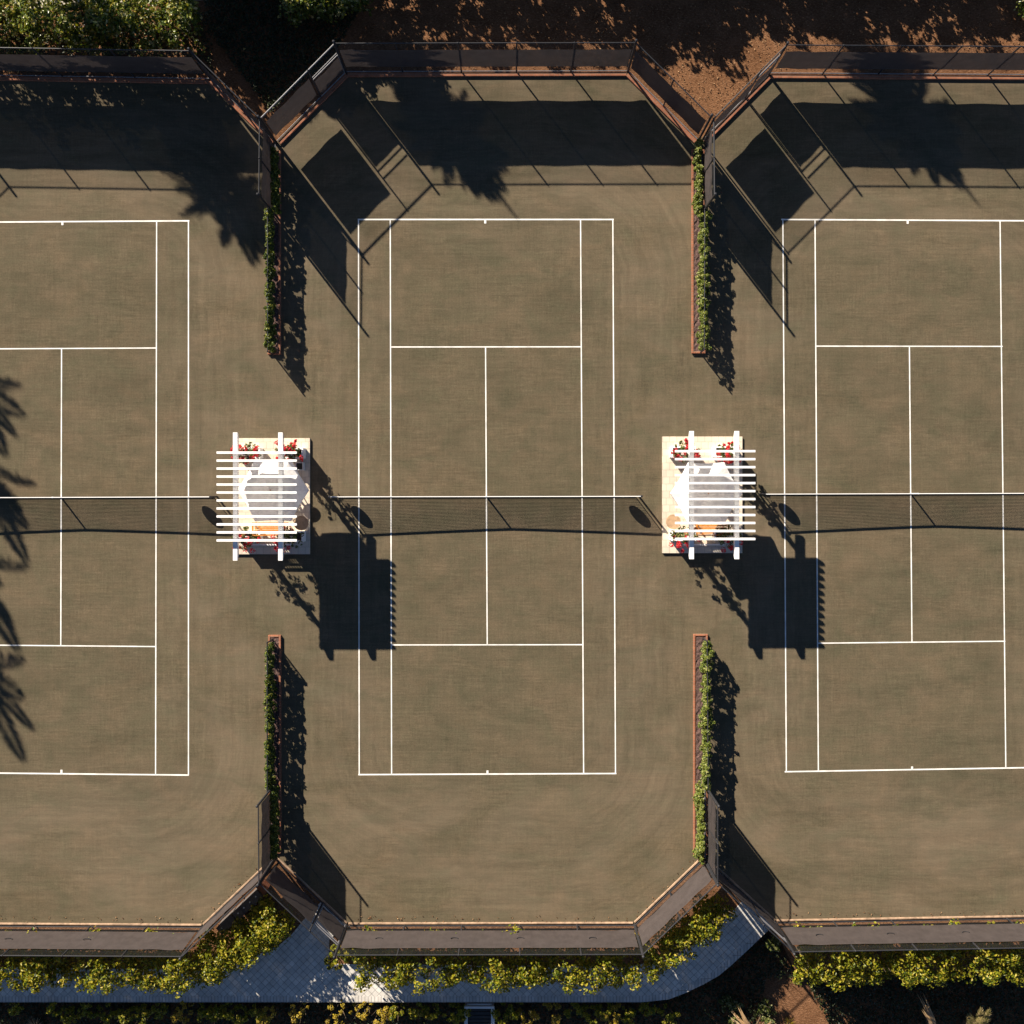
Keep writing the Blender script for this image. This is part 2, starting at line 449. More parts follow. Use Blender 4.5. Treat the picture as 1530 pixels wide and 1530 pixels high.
court_lines([((1167, 328), (1543, 330), BW), ((1172.4, 1153), (1552, 1146.6), BW), ((1219, 517.2), (1498, 517.6), LW), ((1222, 961), (1502, 958), LW)],
            [((1169.6, 328), (1174.8, 1153), LW), ((1217.6, 328.3), (1222.6, 1152), LW), ((1494, 329.5), (1502.6, 1147), LW), ((1358.6, 517.4), (1362.4, 959.5), LW),
             ((1356, 329), (1356, 334.5), 0.09), ((1362.6, 1145), (1362.6, 1150), 0.09), ((1542, 330), (1551, 1147), LW)])

# paved path along the bottom
path_pts = [(-80, 1444), (260, 1448), (300, 1452), (340, 1446), (382, 1428), (417, 1412), (435, 1397), (452, 1376), (480, 1347), (516, 1381), (492, 1404),
            (492, 1440), (940, 1444), (1000, 1432), (1060, 1396), (1092, 1364), (1112, 1343), (1160, 1384), (1146, 1389), (1117, 1417), (1091, 1441), (1073, 1456), (1050, 1469),
            (1023, 1482), (998, 1491), (958, 1495.5), (-80, 1495.5)]
bm = bmesh.new()
prism(bm, [W(*p) for p in path_pts], -0.05, 0.04)
tag(obj('path', bm, M_PATH), kind='structure')
bm = bmesh.new()
edge = [(-80, 1488), (958, 1488), (996, 1483.5), (1020, 1475), (1046, 1462), (1068, 1450), (1086, 1435), (1112, 1411), (1141, 1384)]
outer = [(-80, 1497), (958, 1497), (999, 1492.5), (1024, 1483), (1051, 1470), (1074, 1457), (1092, 1442), (1118, 1418), (1147, 1390)]
for i in range(len(edge) - 1):
    vs = [bm.verts.new(W(*p, 0.045)) for p in (outer[i], outer[i + 1], edge[i + 1], edge[i])]
    f = bm.faces.new(vs)
for i in range(len(outer) - 1):
    vs = [bm.verts.new(p) for p in (W(*outer[i], -1.0), W(*outer[i + 1], -1.0), W(*outer[i + 1], 0.045), W(*outer[i], 0.045))]
    bm.faces.new(vs)
bm.normal_update()
for f in bm.faces:
    if abs(f.normal.z) > .5 and f.normal.z < 0: f.normal_flip()
tag(obj('path_edging', bm, M_PATHEDGE), kind='structure')
bm = bmesh.new()
prism(bm, [W(*p) for p in [(24, -60), (24, 16), (110, 6), (230, 2), (420, -2), (420, -60)]], -0.05, 0.03)
tag(obj('pavement', bm, M_CONC), kind='structure')

# ------------------------------------------------------------------ fences
FH = 3.0; SB, ST = 0.74, 2.48
def fence(p0, p1, posts, label, ends=(True, True), gate=None, kerb=1, screen=True, rail_mat=None, group=None, pipe=True, seed=0, inset=0.05, height=FH, vents=False):
    a = W(*p0); b = W(*p1)
    L = (b - a).length
    ang = math.atan2(b.y - a.y, b.x - a.x)
    t = thing('windscreen_fence', label, 'fence', a, ang, group)
    rnd = random.Random(seed)
    # local frame: x along, y to the left of travel; kerb side = +1 or -1 is the court side
    for i, x in enumerate(posts):
        x = x * L
        is_end = (i == 0 and ends[0]) or (i == len(posts) - 1 and ends[1])
        bm = bmesh.new()
        h = height + (0.24 if is_end else 0.02)
        r = 0.048 if is_end else 0.034
        tube(bm, [(x, 0, 0), (x, 0, h)], r, 10)
        tube(bm, [(x, 0, h), (x, 0, h + 0.035)], [r * 1.15, r * 0.5], 10)
        obj('post', bm, M_PIPE, t)
    bm = bmesh.new(); tube(bm, [(0, 0, height), (L, 0, height)], 0.032 if rail_mat else 0.024, 8)
    obj('top_rail', bm, rail_mat or M_PIPE, t)
    bm = bmesh.new(); tube(bm, [(0, 0.0, 0.13), (L, 0.0, 0.13)], 0.024, 8)
    obj('bottom_rail', bm, M_PIPE if kerb > 0 else rail_mat or M_GALV, t)
    spans = [(0, L)] if not gate else [(0, gate[0]), (gate[1], L)] if gate[0] > 0.2 and gate[1] < L - .2 else [(0, gate[0])] if gate[0] > 0.2 else [(gate[1], L)]
    def sheet(x0, x1, z0, z1, y, amp, nx, nz):
        bm = bmesh.new()
        g = []
        ph = rnd.uniform(0, 6)
        for i in range(nx + 1):
            row = []
            for k in range(nz + 1):
                x = x0 + (x1 - x0) * i / nx; z = z0 + (z1 - z0) * k / nz
                e = min(1, min(i, nx - i) / 1.5)
                pull = math.exp(-min(x - x0, x1 - x) / 0.8) * 0.05 * math.sin(x * 5 + z * 7) if amp else 0
                yy = y + e * amp * (math.sin(x * 2.1 + ph) * .6 + math.sin(x * 5.3 + z * 2.2 + ph * 2) * .4) * math.sin(math.pi * k / nz) + e * pull
                row.append(bm.verts.new((x, yy, z + (amp * 0.5 * math.sin(x * 2.6 + ph) if k in (0, nz) else 0))))
            g.append(row)
        for i in range(nx):
            for k in range(nz):
                f = bm.faces.new((g[i][k], g[i + 1][k], g[i + 1][k + 1], g[i][k + 1])); f.smooth = True
        return bm
    for x0, x1 in spans:
        obj('chain_link_mesh', sheet(x0, x1, 0.13, height, 0.0, 0, 1, 1), M_LINK, t)
        if screen:
            obj('windscreen', sheet(x0 + .10, x1 - .10, SB, ST, inset * kerb, 0.022, max(4, int((x1 - x0) * 4)), 6), M_SCREEN, t)
    if gate:
        g0, g1 = gate[0] + .06, gate[1] - .06
        bm = bmesh.new()
        for x in (g0, g1): tube(bm, [(x, 0, 0.08), (x, 0, 2.0)], 0.024, 8)
        for z in (0.10, 1.98): tube(bm, [(g0, 0, z), (g1, 0, z)], 0.024, 8)
        gt = obj('gate', bm, M_GALV, t)
        obj('gate_screen', sheet(g0 + .03, g1 - .03, 0.45, 1.86, inset * kerb, 0.012, 6, 4), M_SCREEN, gt)
        obj('gate_mesh', sheet(g0, g1, 0.1, 1.98, 0.0, 0, 1, 1), M_LINK, gt)
        bm = bmesh.new(); tube(bm, [(g0, 0, 2.17), (g1, 0, 2.17)], 0.026, 8)
        obj('transom_rail', bm, M_GALV, t)
        obj('chain_link_mesh', sheet(gate[0], gate[1], 2.17, height, 0.0, 0, 1, 1), M_LINK, t)
    if vents:
        for k in range(int(L / 3.0)):
            x = 1.5 + 3.0 * k + rnd.uniform(-.2, .2)
            bm = bmesh.new()
            for j in range(6):
                a0 = math.pi * j / 6; a1 = math.pi * (j + 1) / 6
                bar(bm, (x + .15 * math.cos(a0), inset * kerb + .03 * kerb, 1.62 - .10 * math.sin(a0)), (x + .15 * math.cos(a1), inset * kerb + .03 * kerb, 1.62 - .10 * math.sin(a1)), .02, .03)
            obj('wind_vent', bm, M_PIPE, t)
    if kerb < 0:
        bm = bmesh.new(); box(bm, (L / 2, kerb * 0.115, 0.045), (L - 0.1, 0.17, 0.11), 0, 0.012)
        obj('brick_kerb', bm, M_BRICK, t)
    elif kerb > 0:
        bm = bmesh.new(); box(bm, (L / 2, 0.075, 0.03), (L - 0.1, 0.07, 0.08), 0, 0.01)
        obj('timber_kerb', bm, M_TANKERB, t)
    return t

def lin(n): return [i / (n - 1) for i in range(n)]
def at(p0, p1, xs): return [(x - p0[0]) / (p1[0] - p0[0]) for x in xs]

# top side (court side of each run given by kerb: + is left of travel, - right)
c1a, c1b = (-114.5, 112), (315.6, 119)
fence(c1a, c1b, at(c1a, c1b, [-114.5, -11, 95, 203, 315.6]), 'tall dark fence with shaded windscreen behind the leafy hedge at top left', (True, False), None, -1, seed=1)
fence((-218, 214), c1a, lin(3), 'slanted windscreen fence off the left edge whose shadow reaches the top left court', (True, False), None, -1, seed=21)
fence(c1b, (412, 213), lin(3), 'slanted fence closing the top right corner of the left court', (True, True), None, -1, seed=2)
fence((412.5, 216), (411.5, 321), lin(3), 'short tall fence at the top of the left ivy divider', (False, True), None, 0, seed=3)
d0, d1 = (414, 213), (517.0, 109)
Ld = (W(*d1) - W(*d0)).length
fence(d0, d1, [0, (480 - 414) / 103., 1], 'slanted gated fence at the top left corner of the middle court', (False, True), (Ld * .63, Ld), -1, seed=4, rail_mat=M_GALV)
n0, n1 = (517.6, 108.5), (937.8, 107.6)
fence(n0, n1, at(n0, n1, [517.6, 602, 689.5, 771.5, 852.5, 937.8]), 'long windscreen fence behind the top baseline of the middle court', (False, True), None, -1, seed=5)
fence((938.5, 108), (1043, 211), lin(3), 'slanted fence in deep shade at the top right corner of the middle court', (False, True), None, -1, seed=6)
fence((1047, 214), (1048, 321), lin(3), 'short tall fence at the top of the right ivy divider', (False, True), None, 0, seed=7, rail_mat=M_PIPE, inset=-0.05)
e0, e1 = (1049, 211), (1148.5, 111)
Le = (W(*e1) - W(*e0)).length
fence(e0, e1, [0, .64, 1], 'slanted gated fence at the top left corner of the right court', (False, True), (Le * .64, Le), -1, seed=8)
m0, m1 = (1149, 110.8), (1590, 113.6)
fence(m0, m1, at(m0, m1, [1149, 1228.5, 1311, 1394, 1475, 1558]), 'long windscreen fence behind the top baseline of the right court', (False, True), None, -1, seed=9)
# bottom side
s0, s1 = (-114, 1381.5), (303.5, 1384)
fence(s0, s1, lin(6), 'long mauve windscreen fence below the bottom baseline of the left court', (True, True), None, 1, seed=10, vents=True)
fence((304.5, 1383.5), (411.5, 1281.5), lin(3), 'slanted fence seen nearly edge on at the bottom right corner of the left court', (False, True), None, 1, seed=11)
fence((410.5, 1172), (411.5, 1280), lin(3), 'short tall fence at the bottom of the left ivy divider', (True, False), None, 0, seed=12)
f0, f1 = (413, 1283), (518, 1381.5)
Lf = (W(*f1) - W(*f0)).length
fence(f0, f1, [0, .66, 1], 'slanted gated fence opening onto the paved path from the middle court', (False, True), (Lf * .66, Lf), 1, seed=13)
g0_, g1_ = (519, 1382), (947.5, 1381)
fence(g0_, g1_, lin(6), 'long mauve windscreen fence below the bottom baseline of the middle court', (False, True), None, 1, seed=14, vents=True)
fence((948.5, 1380.5), (1051, 1282), lin(3), 'slanted sunlit fence at the bottom right corner of the middle court', (False, True), None, 1, seed=15)
fence((1052.5, 1172), (1052.5, 1281), lin(3), 'short tall fence at the bottom of the right ivy divider', (True, False), None, 0, seed=16, inset=-0.05)
h0, h1 = (1054, 1283), (1157.5, 1377.5)
Lh = (W(*h1) - W(*h0)).length
fence(h0, h1, [0, .60, 1], 'slanted gated fence seen edge on beside the end of the paved path', (False, True), (Lh * .60, Lh), 1, seed=17)
i0, i1 = (1158.5, 1377.5), (1590, 1370)
fence(i0, i1, lin(6), 'long mauve windscreen fence below the bottom baseline of the right court', (False, True), None, 1, seed=18, vents=True)

# ------------------------------------------------------------------ ivy dividers between the courts
def bed(x0, x1, y0, y1, label):
    t = thing('planting_bed', label, 'flower bed', W((x0 + x1) / 2, (y0 + y1) / 2))
    w = (x1 - x0) / S; l = (y1 - y0) / S
    bm = bmesh.new()
    e = 0.085
    box(bm, (-w / 2 + e / 2, 0, 0.05), (e, l, 0.14), 0, 0.01)
    box(bm, (w / 2 - e / 2, 0, 0.05), (e, l, 0.14), 0, 0.01)
    box(bm, (0, l / 2 - e / 2, 0.049), (w - 2 * e - .004, e, 0.14), 0, 0.01)
    box(bm, (0, -l / 2 + e / 2, 0.049), (w - 2 * e - .004, e, 0.14), 0, 0.01)
    obj('brick_edging', bm, M_BRICK, t)
    bm = bmesh.new()
    nx, ny = 5, int(l / .12)
    rnd = random.Random(int(x0))
    g = [[bm.verts.new(((-w / 2 + e + (w - 2 * e) * i / nx), -l / 2 + e + (l - 2 * e) * j / ny, 0.07 + rnd.uniform(0, .045))) for i in range(nx + 1)] for j in range(ny + 1)]
    for j in range(ny):
        for i in range(nx): bm.faces.new((g[j][i], g[j][i + 1], g[j + 1][i + 1], g[j + 1][i]))
    obj('mulch', bm, M_MULCH, t)
bed(400.5, 420, 226, 530, 'brick edged mulch bed under the upper left ivy')
bed(401.5, 420.5, 948.5, 1274, 'brick edged mulch bed under the lower left ivy')
bed(1033, 1053.5, 224, 528.5, 'brick edged mulch bed with sunlit kerb under the upper right ivy')
bed(1035.5, 1057, 947, 1276, 'brick edged mulch bed with sunlit kerb under the lower right ivy')

def low_fence(p0, p1, label):
    a = W(*p0); b = W(*p1); L = (b - a).length
    t = thing('low_wire_fence', label, 'fence', a, math.atan2(b.y - a.y, b.x - a.x))
    n = max(3, int(L / 2.2) + 1)
    for i in range(n):
        bm = bmesh.new(); x = L * i / (n - 1)
        tube(bm, [(x, 0, 0), (x, 0, 1.10)], 0.03, 8); tube(bm, [(x, 0, 1.10), (x, 0, 1.13)], [.034, .015], 8)
        obj('post', bm, M_PIPE, t)
    bm = bmesh.new(); tube(bm, [(0, 0, 1.05), (L, 0, 1.05)], 0.025, 8); obj('top_rail', bm, M_PIPE, t)
    bm = bmesh.new()
    bm.faces.new([bm.verts.new(p) for p in ((0, 0, .1), (L, 0, .1), (L, 0, 1.05), (0, 0, 1.05))])
    obj('chain_link_mesh', bm, M_LINK, t)

def ivy(x, y0, y1, label, seed, mat, spread=0.17, side=0.0, yr=None, dens=2600):
    rng = np.random.default_rng(seed)
    a = W(x, y0); L = (y1 - y0) / S
    t = thing('ivy_hedge', label, 'hedge', a)
    n = int(dens * L)
    # clumps along the wire, thick and thin places
    nc = int(L * 62)
    cy = -rng.uniform(0.05, L - .02, nc)
    cz = rng.beta(1.1, .85, nc) * .94 + 0.09
    cx = rng.uniform(-1, 1, nc) * spread * (.62 + .18 * np.sin(cy * 2.1 + seed) + .12 * np.sin(cy * 5.3)) * np.where(rng.random(nc) < .55, .35, 1.0)
    if yr:                                # beside a tall fence: hang on one side of it only
        near = (-cy > (yr[0] - y0) / S) & (-cy < (yr[1] - y0) / S)
        cx = np.where(near, side * (np.abs(cx) + 0.16), cx)
    per = n // nc
    C, N = clump_points(np.stack([cx, cy, cz], 1), rng.uniform(.05, .12, nc), per, rng)
    N[:, 0] += np.sign(C[:, 0]) * .3
    keep = (C[:, 2] > 0.06) & (C[:, 1] < 0.02) & (C[:, 1] > -L - 0.02)
    C, N = C[keep], N[keep]
    if yr:
        near = (-C[:, 1] > (yr[0] - y0) / S) & (-C[:, 1] < (yr[1] - y0) / S)
        ok = ~near | (C[:, 0] * side > 0.07)
        C, N = C[ok], N[ok]
    obj('foliage', leaf_mesh('ivy_foliage', C, N, .078, .06, rng, .6), mat, t)
    bm = bmesh.new()
    rnd = random.Random(seed)
    for i in range(int(L * 2.2)):
        yy = -rnd.uniform(.1, L - .1)
        xo = side * .12 if (yr and (yr[0] - y0) / S < -yy < (yr[1] - y0) / S) else 0
        pts = [(xo + rnd.uniform(-.05, .05), yy, 0.05)]
        for k in range(4):
            p = pts[-1]; pts.append((xo + rnd.uniform(-.04, .04), max(-L + .03, min(-.03, p[1] + rnd.uniform(-.15, .15))), p[2] + .22))
        tube(bm, pts, [.014, .012, .010, .008, .004], 5)
    obj('stems', bm, M_BARK, t)
low_fence((408.2, 322), (408.2, 530), 'low wire fence inside the upper left ivy')
low_fence((407.6, 955), (407.6, 1172), 'low wire fence inside the lower left ivy')
low_fence((1046.5, 322), (1046, 527), 'low wire fence inside the upper right ivy')
low_fence((1050, 953), (1051.5, 1172), 'low wire fence inside the lower right ivy')
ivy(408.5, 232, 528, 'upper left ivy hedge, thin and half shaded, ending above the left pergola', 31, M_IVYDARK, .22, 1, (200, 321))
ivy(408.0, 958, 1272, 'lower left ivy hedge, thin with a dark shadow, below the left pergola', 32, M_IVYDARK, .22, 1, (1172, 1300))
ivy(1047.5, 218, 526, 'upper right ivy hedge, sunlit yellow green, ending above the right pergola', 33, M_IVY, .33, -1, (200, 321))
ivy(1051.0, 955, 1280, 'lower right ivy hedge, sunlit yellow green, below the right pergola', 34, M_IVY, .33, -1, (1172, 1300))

# ------------------------------------------------------------------ nets
def tennis_net(cx, y0, x0, x1, y1, label, posts=(True, True)):
    """cx: pixel of the centre strap; net from pixel x0 to x1"""
    c = W(cx, y0 + (y1 - y0) * (cx - x0) / (x1 - x0))
    ang = math.atan2(-(y1 - y0), (x1 - x0))
    t = thing('tennis_net', label, 'net', c, ang)
    A = (x0 - cx) / S; B = (x1 - cx) / S
    def top(x):
        s = abs(x) / 6.4
        return 0.914 + 0.156 * min(1.05, s) ** 1.15
    bm = bmesh.new()
    xs = [A + .12 + (B - A - .24) * i / 40 for i in range(41)]
    for k in range(22):
        f = (k + 1) / 23
        for i in range(40):
            p = (xs[i], 0, .05 + (top(xs[i]) - .10) * f); q = (xs[i + 1], 0, .05 + (top(xs[i + 1]) - .10) * f)
            bar(bm, p, q, .006, .007)
    me = bpy.data.meshes.new('net_cords')
    bm.to_mesh(me); bm.free()
    # the upright cords, built as plain thin strips
    n = int((B - A - .24) / .045)
    vs, fs = [], []
    for i in range(n + 1):
        x = A + .12 + i * .045; z = top(x) - .05; r = .0022
        b = len(vs)
        vs += [(x - r, -r, .05), (x + r, r, .05), (x + r, r, z), (x - r, -r, z)]
        fs.append((b, b + 1, b + 2, b + 3))
    me2 = bpy.data.meshes.new('t'); me2.from_pydata(vs, [], fs)
    bm = bmesh.new(); bm.from_mesh(me); bm.from_mesh(me2)
    obj('net_mesh', bm, M_WIRE, t)
    bm = bmesh.new()
    for i in range(40):
        bar(bm, (xs[i] - (.12 if i == 0 else 0), 0, top(xs[i]) - .028), (xs[i + 1] + (.12 if i == 39 else 0), 0, top(xs[i + 1]) - .028), .030, .062)
    obj('headband', bm, M_WHITE, t)
    bm = bmesh.new()
    for i in range(40):
        bar(bm, (xs[i], 0, .04), (xs[i + 1], 0, .04), .012, .05)
    obj('bottom_tape', bm, M_WIRE, t)
    bm = bmesh.new()
    box(bm, (0, 0, .45), (.05, .048, .93)); obj('centre_strap', bm, M_WHITE, t)
    for k, x in enumerate((A + .12, B - .12)):
        bm = bmesh.new(); box(bm, (x, 0, top(x) / 2), (.03, .02, top(x) - .06)); obj('side_tape', bm, M_WIRE, t)
    for k, x in enumerate((A - .04, B + .04)):
        if posts[k]:
            bm = bmesh.new()
            tube(bm, [(x, 0, 0), (x, 0, 1.07)], .042, 12); tube(bm, [(x, 0, 1.07), (x, 0, 1.10)], [.05, .03], 12)
            obj('post', bm, M_PIPE, t)
    return t
tennis_net(91.5, 743.8, -134, 323, 742.2, 'tennis net across the left court')
tennis_net(726.8, 742.2, 500, 953, 741.4, 'tennis net across the middle court')
tennis_net(1360.4, 738.2, 1135.5, 1586, 736.8, 'tennis net across the right court')
def net_sign(px, py, label):
    bm = bmesh.new()
    vs = disc(bm, (0, 0, 0), .30, .015, 32)
    bmesh.ops.rotate(bm, verts=vs, cent=(0, 0, 0), matrix=Matrix.Rotation(math.pi / 2, 3, 'X'))
    o = obj('net_sign', bm, M_DARK); o.location = W(px, py, .53) + Vector((0, -.035, 0))
    tag(o, label, 'sign')
net_sign(295.5, 742.3, 'round disc hung on the right end of the left net')
net_sign(518.5, 742.2, 'round disc hung on the left end of the middle net')
net_sign(933.8, 741.4, 'round disc hung on the right end of the middle net')
net_sign(1157, 738.1, 'round disc hung on the left end of the right net')

# ------------------------------------------------------------------ pergolas and what stands under them
PH = 3.0
def pergola_set(cx, cy, plat, umb, side, word, rail_x, table_px, seed):
    """cx, cy: ground pixel of the middle; side: +1 planters reach right, -1 left"""
    c = W(cx, cy)
    x0, x1, y0, y1 = plat
    bm = bmesh.new()
    prism(bm, [W(x0, y1), W(x1, y1), W(x1, y0), W(x0, y0)], -0.02, 0.10)
    o = obj('stone_platform', bm, M_STONE)
    tag(o, 'cream paved platform under the %s pergola' % word, 'platform')
    t = thing('pergola', '%s white timber pergola with open slatted top over a sunshade' % word, 'pergola', c)
    hx = 31.75 / S; hy = 61.4 / S
    for s in (-1, 1):
        bm = bmesh.new()
        yb = 89.9 / S
        # a beam with slant-cut ends
        w = .175; zt, zb = 2.80, 2.57
        prof = [(-yb, zt), (yb, zt), (yb, zt - .09), (yb - .16, zb), (-yb + .16, zb), (-yb, zt - .09)]
        l = [bm.verts.new((s * hx - w / 2, y, z)) for y, z in prof]; r = [bm.verts.new((s * hx + w / 2, y, z)) for y, z in prof]
        bm.faces.new(l); bm.faces.new(r[::-1])
        for i in range(6): bm.faces.new((l[i], r[i], r[(i + 1) % 6], l[(i + 1) % 6]))
        bmesh.ops.recalc_face_normals(bm, faces=bm.faces)
        obj('beam', bm, M_WHITE, t)
        for q in (-1, 1):
            bm = bmesh.new()
            box(bm, (s * hx, q * hy, 1.335), (.14, .14, 2.47), 0, .006)
            box(bm, (s * hx, q * hy, .20), (.20, .20, .20), 0, .01)
            obj('post', bm, M_WHITE, t)
    hw = 56.0 / S
    for i in range(12):
        y = hy - 2 * hy * i / 11
        bm = bmesh.new()
        w = .088; zt, zb = PH - .01, 2.803
        prof = [(-hw, zt), (hw, zt), (hw, zt - .08), (hw - .14, zb), (-hw + .14, zb), (-hw, zt - .08)]
        l = [bm.verts.new((x, y - w / 2, z)) for x, z in prof]; r = [bm.verts.new((x, y + w / 2, z)) for x, z in prof]
        bm.faces.new(l); bm.faces.new(r[::-1])
        for k in range(6): bm.faces.new((l[k], r[k], r[(k + 1) % 6], l[(k + 1) % 6]))
        bmesh.ops.recalc_face_normals(bm, faces=bm.faces)
        obj('rafter', bm, M_WHITE, t)
    # low slatted railing between the two lower posts
    rl = thing('slatted_railing', 'low slatted railing on the lower edge under the %s pergola' % word, 'railing', W(cx, 813))
    bm = bmesh.new(); box(bm, (0, 0, .555), (2 * hx - .15, .05, .04)); obj('top_rail', bm, M_WHITE, rl)
    bm = bmesh.new(); box(bm, (0, 0, .17), (2 * hx - .15, .035, .04)); obj('bottom_rail', bm, M_WHITE, rl)
    nb = 17
    for i in range(nb):
        bm = bmesh.new(); box(bm, (-hx + .12 + (2 * hx - .24) * i / (nb - 1), 0, .362), (.055, .018, .344)); obj('slat', bm, M_WHITE, rl)
    for s in (-1, 1):
        bm = bmesh.new(); box(bm, (s * (hx - .105), 0, .32), (.06, .06, .44)); obj('end_post', bm, M_WHITE, rl)
    # umbrella
    u = thing('sun_umbrella', 'white six sided canvas umbrella beneath the %s pergola slats' % word, 'umbrella', W(umb[0], umb[1], .10))
    R = 1.47; zr, zp = 1.98, 2.38
    bm = bmesh.new()
    ap = bm.verts.new((0, 0, zp))
    rings = []
    for k in range(1, 7):
        f = k / 6; ring = []
        for i in range(24):
            a = math.pi * 2 * i / 24
            seg = (i % 4) / 4.0
            th = (seg - .5) * math.pi / 3
            rr = R * f * math.cos(math.pi / 6) / math.cos(th)
            sag = .05 * f * math.sin(math.pi * seg)
            rr *= 1 - .035 * f * math.sin(math.pi * seg)
            ring.append(bm.verts.new((rr * math.cos(a), rr * math.sin(a), zp - (zp - zr) * f ** 1.1 - sag)))
        rings.append(ring)
    low = [bm.verts.new((v.co.x * 1.005, v.co.y * 1.005, v.co.z - .13)) for v in rings[-1]]
    rings.append(low)
    for i in range(24):
        bm.faces.new((ap, rings[0][i], rings[0][(i + 1) % 24]))
        for k in range(6): bm.faces.new((rings[k][i], rings[k + 1][i], rings[k + 1][(i + 1) % 24], rings[k][(i + 1) % 24]))
    bmesh.ops.recalc_face_normals(bm, faces=bm.faces)
    obj('canopy', bm, M_CANVAS, u)
    bm = bmesh.new(); tube(bm, [(0, 0, .05), (0, 0, zp + .06)], .024, 10); obj('pole', bm, M_WOOD, u)
    bm = bmesh.new(); disc(bm, (0, 0, .04), .28, .08, 24); disc(bm, (0, 0, .16), .05, .16, 12); obj('base', bm, M_GREY, u)
    for i in range(6):
        a = math.pi / 3 * i
        bm = bmesh.new(); bar(bm, (0.03, 0, zp - .06), (R * .98, 0, zr - .02), .018, .018)
        bmesh.ops.rotate(bm, verts=bm.verts, cent=(0, 0, 0), matrix=Matrix.Rotation(a, 3, 'Z')); obj('rib', bm, M_WOOD, u)
    # teak bench, facing up the picture
    b = thing('teak_bench', 'orange teak bench by the lower side of the %s pergola' % word, 'bench', W(rail_x, 789, .10))
    bl = 1.28
    bm = bmesh.new()
    for k in range(5): box(bm, (0, -.18 + k * .098, .43), (bl, .082, .03))
    obj('seat', bm, M_WOOD, b)
    bm = bmesh.new(); box(bm, (0, -.27, .86), (bl, .04, .08)); box(bm, (0, -.27, .52), (bl, .04, .06))
    for k in range(11): box(bm, (-bl / 2 + .08 + (bl - .16) * k / 10, -.27, .685), (.05, .02, .27))
    obj('backrest', bm, M_WOOD, b)
    for sx in (-1, 1):
        for yy, hh in ((-.27, .47), (.22, .60)):
            bm = bmesh.new(); box(bm, (sx * (bl / 2 + .03), yy, hh / 2), (.055, .055, hh)); obj('leg', bm, M_WOOD, b)
        bm = bmesh.new(); box(bm, (sx * (bl / 2 + .03), -.02, .62), (.07, .56, .035)); obj('armrest', bm, M_WOOD, b)
    # round side table
    def round_table(px, py, r, h, label, mat):
        tb = thing('round_table', label, 'table', W(px, py, .10))
        bm = bmesh.new(); vs = disc(bm, (0, 0, h - .02), r, .04, 32); obj('tabletop', bm, mat, tb)
        for k in range(3):
            a = k * 2.094 + .5
            bm = bmesh.new(); bar(bm, (r * .2 * math.cos(a), r * .2 * math.sin(a), h - .04), (r * .75 * math.cos(a), r * .75 * math.sin(a), 0), .035, .035); obj('leg', bm, mat, tb)
    round_table(table_px[0], table_px[1], .31, .50, 'small round table beside the lower planter of the %s pergola' % word, M_TAN)
    if side > 0:
        round_table(436, 727, .30, .68, 'round table hidden beneath the umbrella of the left pergola', M_TAN)
        pot = thing('square_pot', 'small square pot below the upper right planter of the left pergola', 'pot', W(450.5, 697, .10))
        bm = bmesh.new()
        for dx, dy, sx, sy in ((-.15, 0, .03, .33), (.15, 0, .03, .33), (0, -.15, .27, .03), (0, .15, .27, .03)): box(bm, (dx, dy, .2), (sx, sy, .40))
        obj('body', bm, M_BLUEWHITE, pot)
        bm = bmesh.new(); box(bm, (0, 0, .14), (.268, .268, .28)); obj('soil', bm, M_DARK, pot)
    # planters round the post feet, and the bougainvillea that climbs from them
    where = {(-1, 1): 'upper left', (1, 1): 'upper right', (-1, -1): 'lower left', (1, -1): 'lower right'}
    for (sx, q), wd in where.items():
        p = c + Vector((sx * hx, q * hy, .10))
        pl = thing('planter_box', 'white planter box at the %s post of the %s pergola' % (wd, word), 'planter', p + Vector((0, .06, 0)))
        w, d, h = 1.02, .44, .62
        bm = bmesh.new(); th = .035
        for dx, dy, ax, ay in ((-w / 2 + th / 2, 0, th, d), (w / 2 - th / 2, 0, th, d), (0, d / 2 - th / 2, w - 2 * th, th), (0, -d / 2 + th / 2, w - 2 * th, th)):
            box(bm, (dx, dy, h / 2), (ax, ay, h))
        for dx, dy, ax, ay in ((-w / 2 + .025, 0, .07, d + .04), (w / 2 - .025, 0, .07, d + .04), (0, d / 2 - .02, w - .12, .075), (0, -d / 2 + .02, w - .12, .075)):
            box(bm, (dx, dy, h + .012), (ax, ay, .025))
        obj('box', bm, M_WHITE, pl)
        bm = bmesh.new(); box(bm, (-.29, 0, h - .16), (.36, d - 2 * th - .004, .10)); box(bm, (.29, 0, h - .16), (.36, d - 2 * th - .004, .10)); obj('soil', bm, M_MULCH, pl)
        rng = np.random.default_rng(seed + sx * 3 + q * 7)
        v = thing('bougainvillea', 'red flowering bougainvillea climbing the %s post of the %s pergola' % (wd, word), 'plant', p + Vector((0, 0, .5)))
        nc = 46
        h = rng.beta(.8, 1.5, nc) * 1.75
        rad = .12 + .30 * np.exp(-((h - .45) / .55) ** 2)
        an = rng.uniform(0, 6.283, nc)
        r = rad * rng.uniform(.45, 1.15, nc)
        cen = np.stack([r * np.cos(an) * 1.25, r * np.sin(an) + .05, h + .05], 1)
        C, N = clump_points(cen, rng.uniform(.05, .11, nc), 15, rng)
        obj('foliage', leaf_mesh('boug_leaf', C, N, .085, .06, rng), M_SHRUB, v)
        nf = 24 if q > 0 else 14
        out = rng.uniform(.7, 1.3, nf)
        hh = rng.beta(1.2, 2.0, nf) * 1.5 + .1
        aa = rng.uniform(0, 6.283, nf)
        rr = (.10 + .33 * np.exp(-((hh - .45) / .6) ** 2)) * out
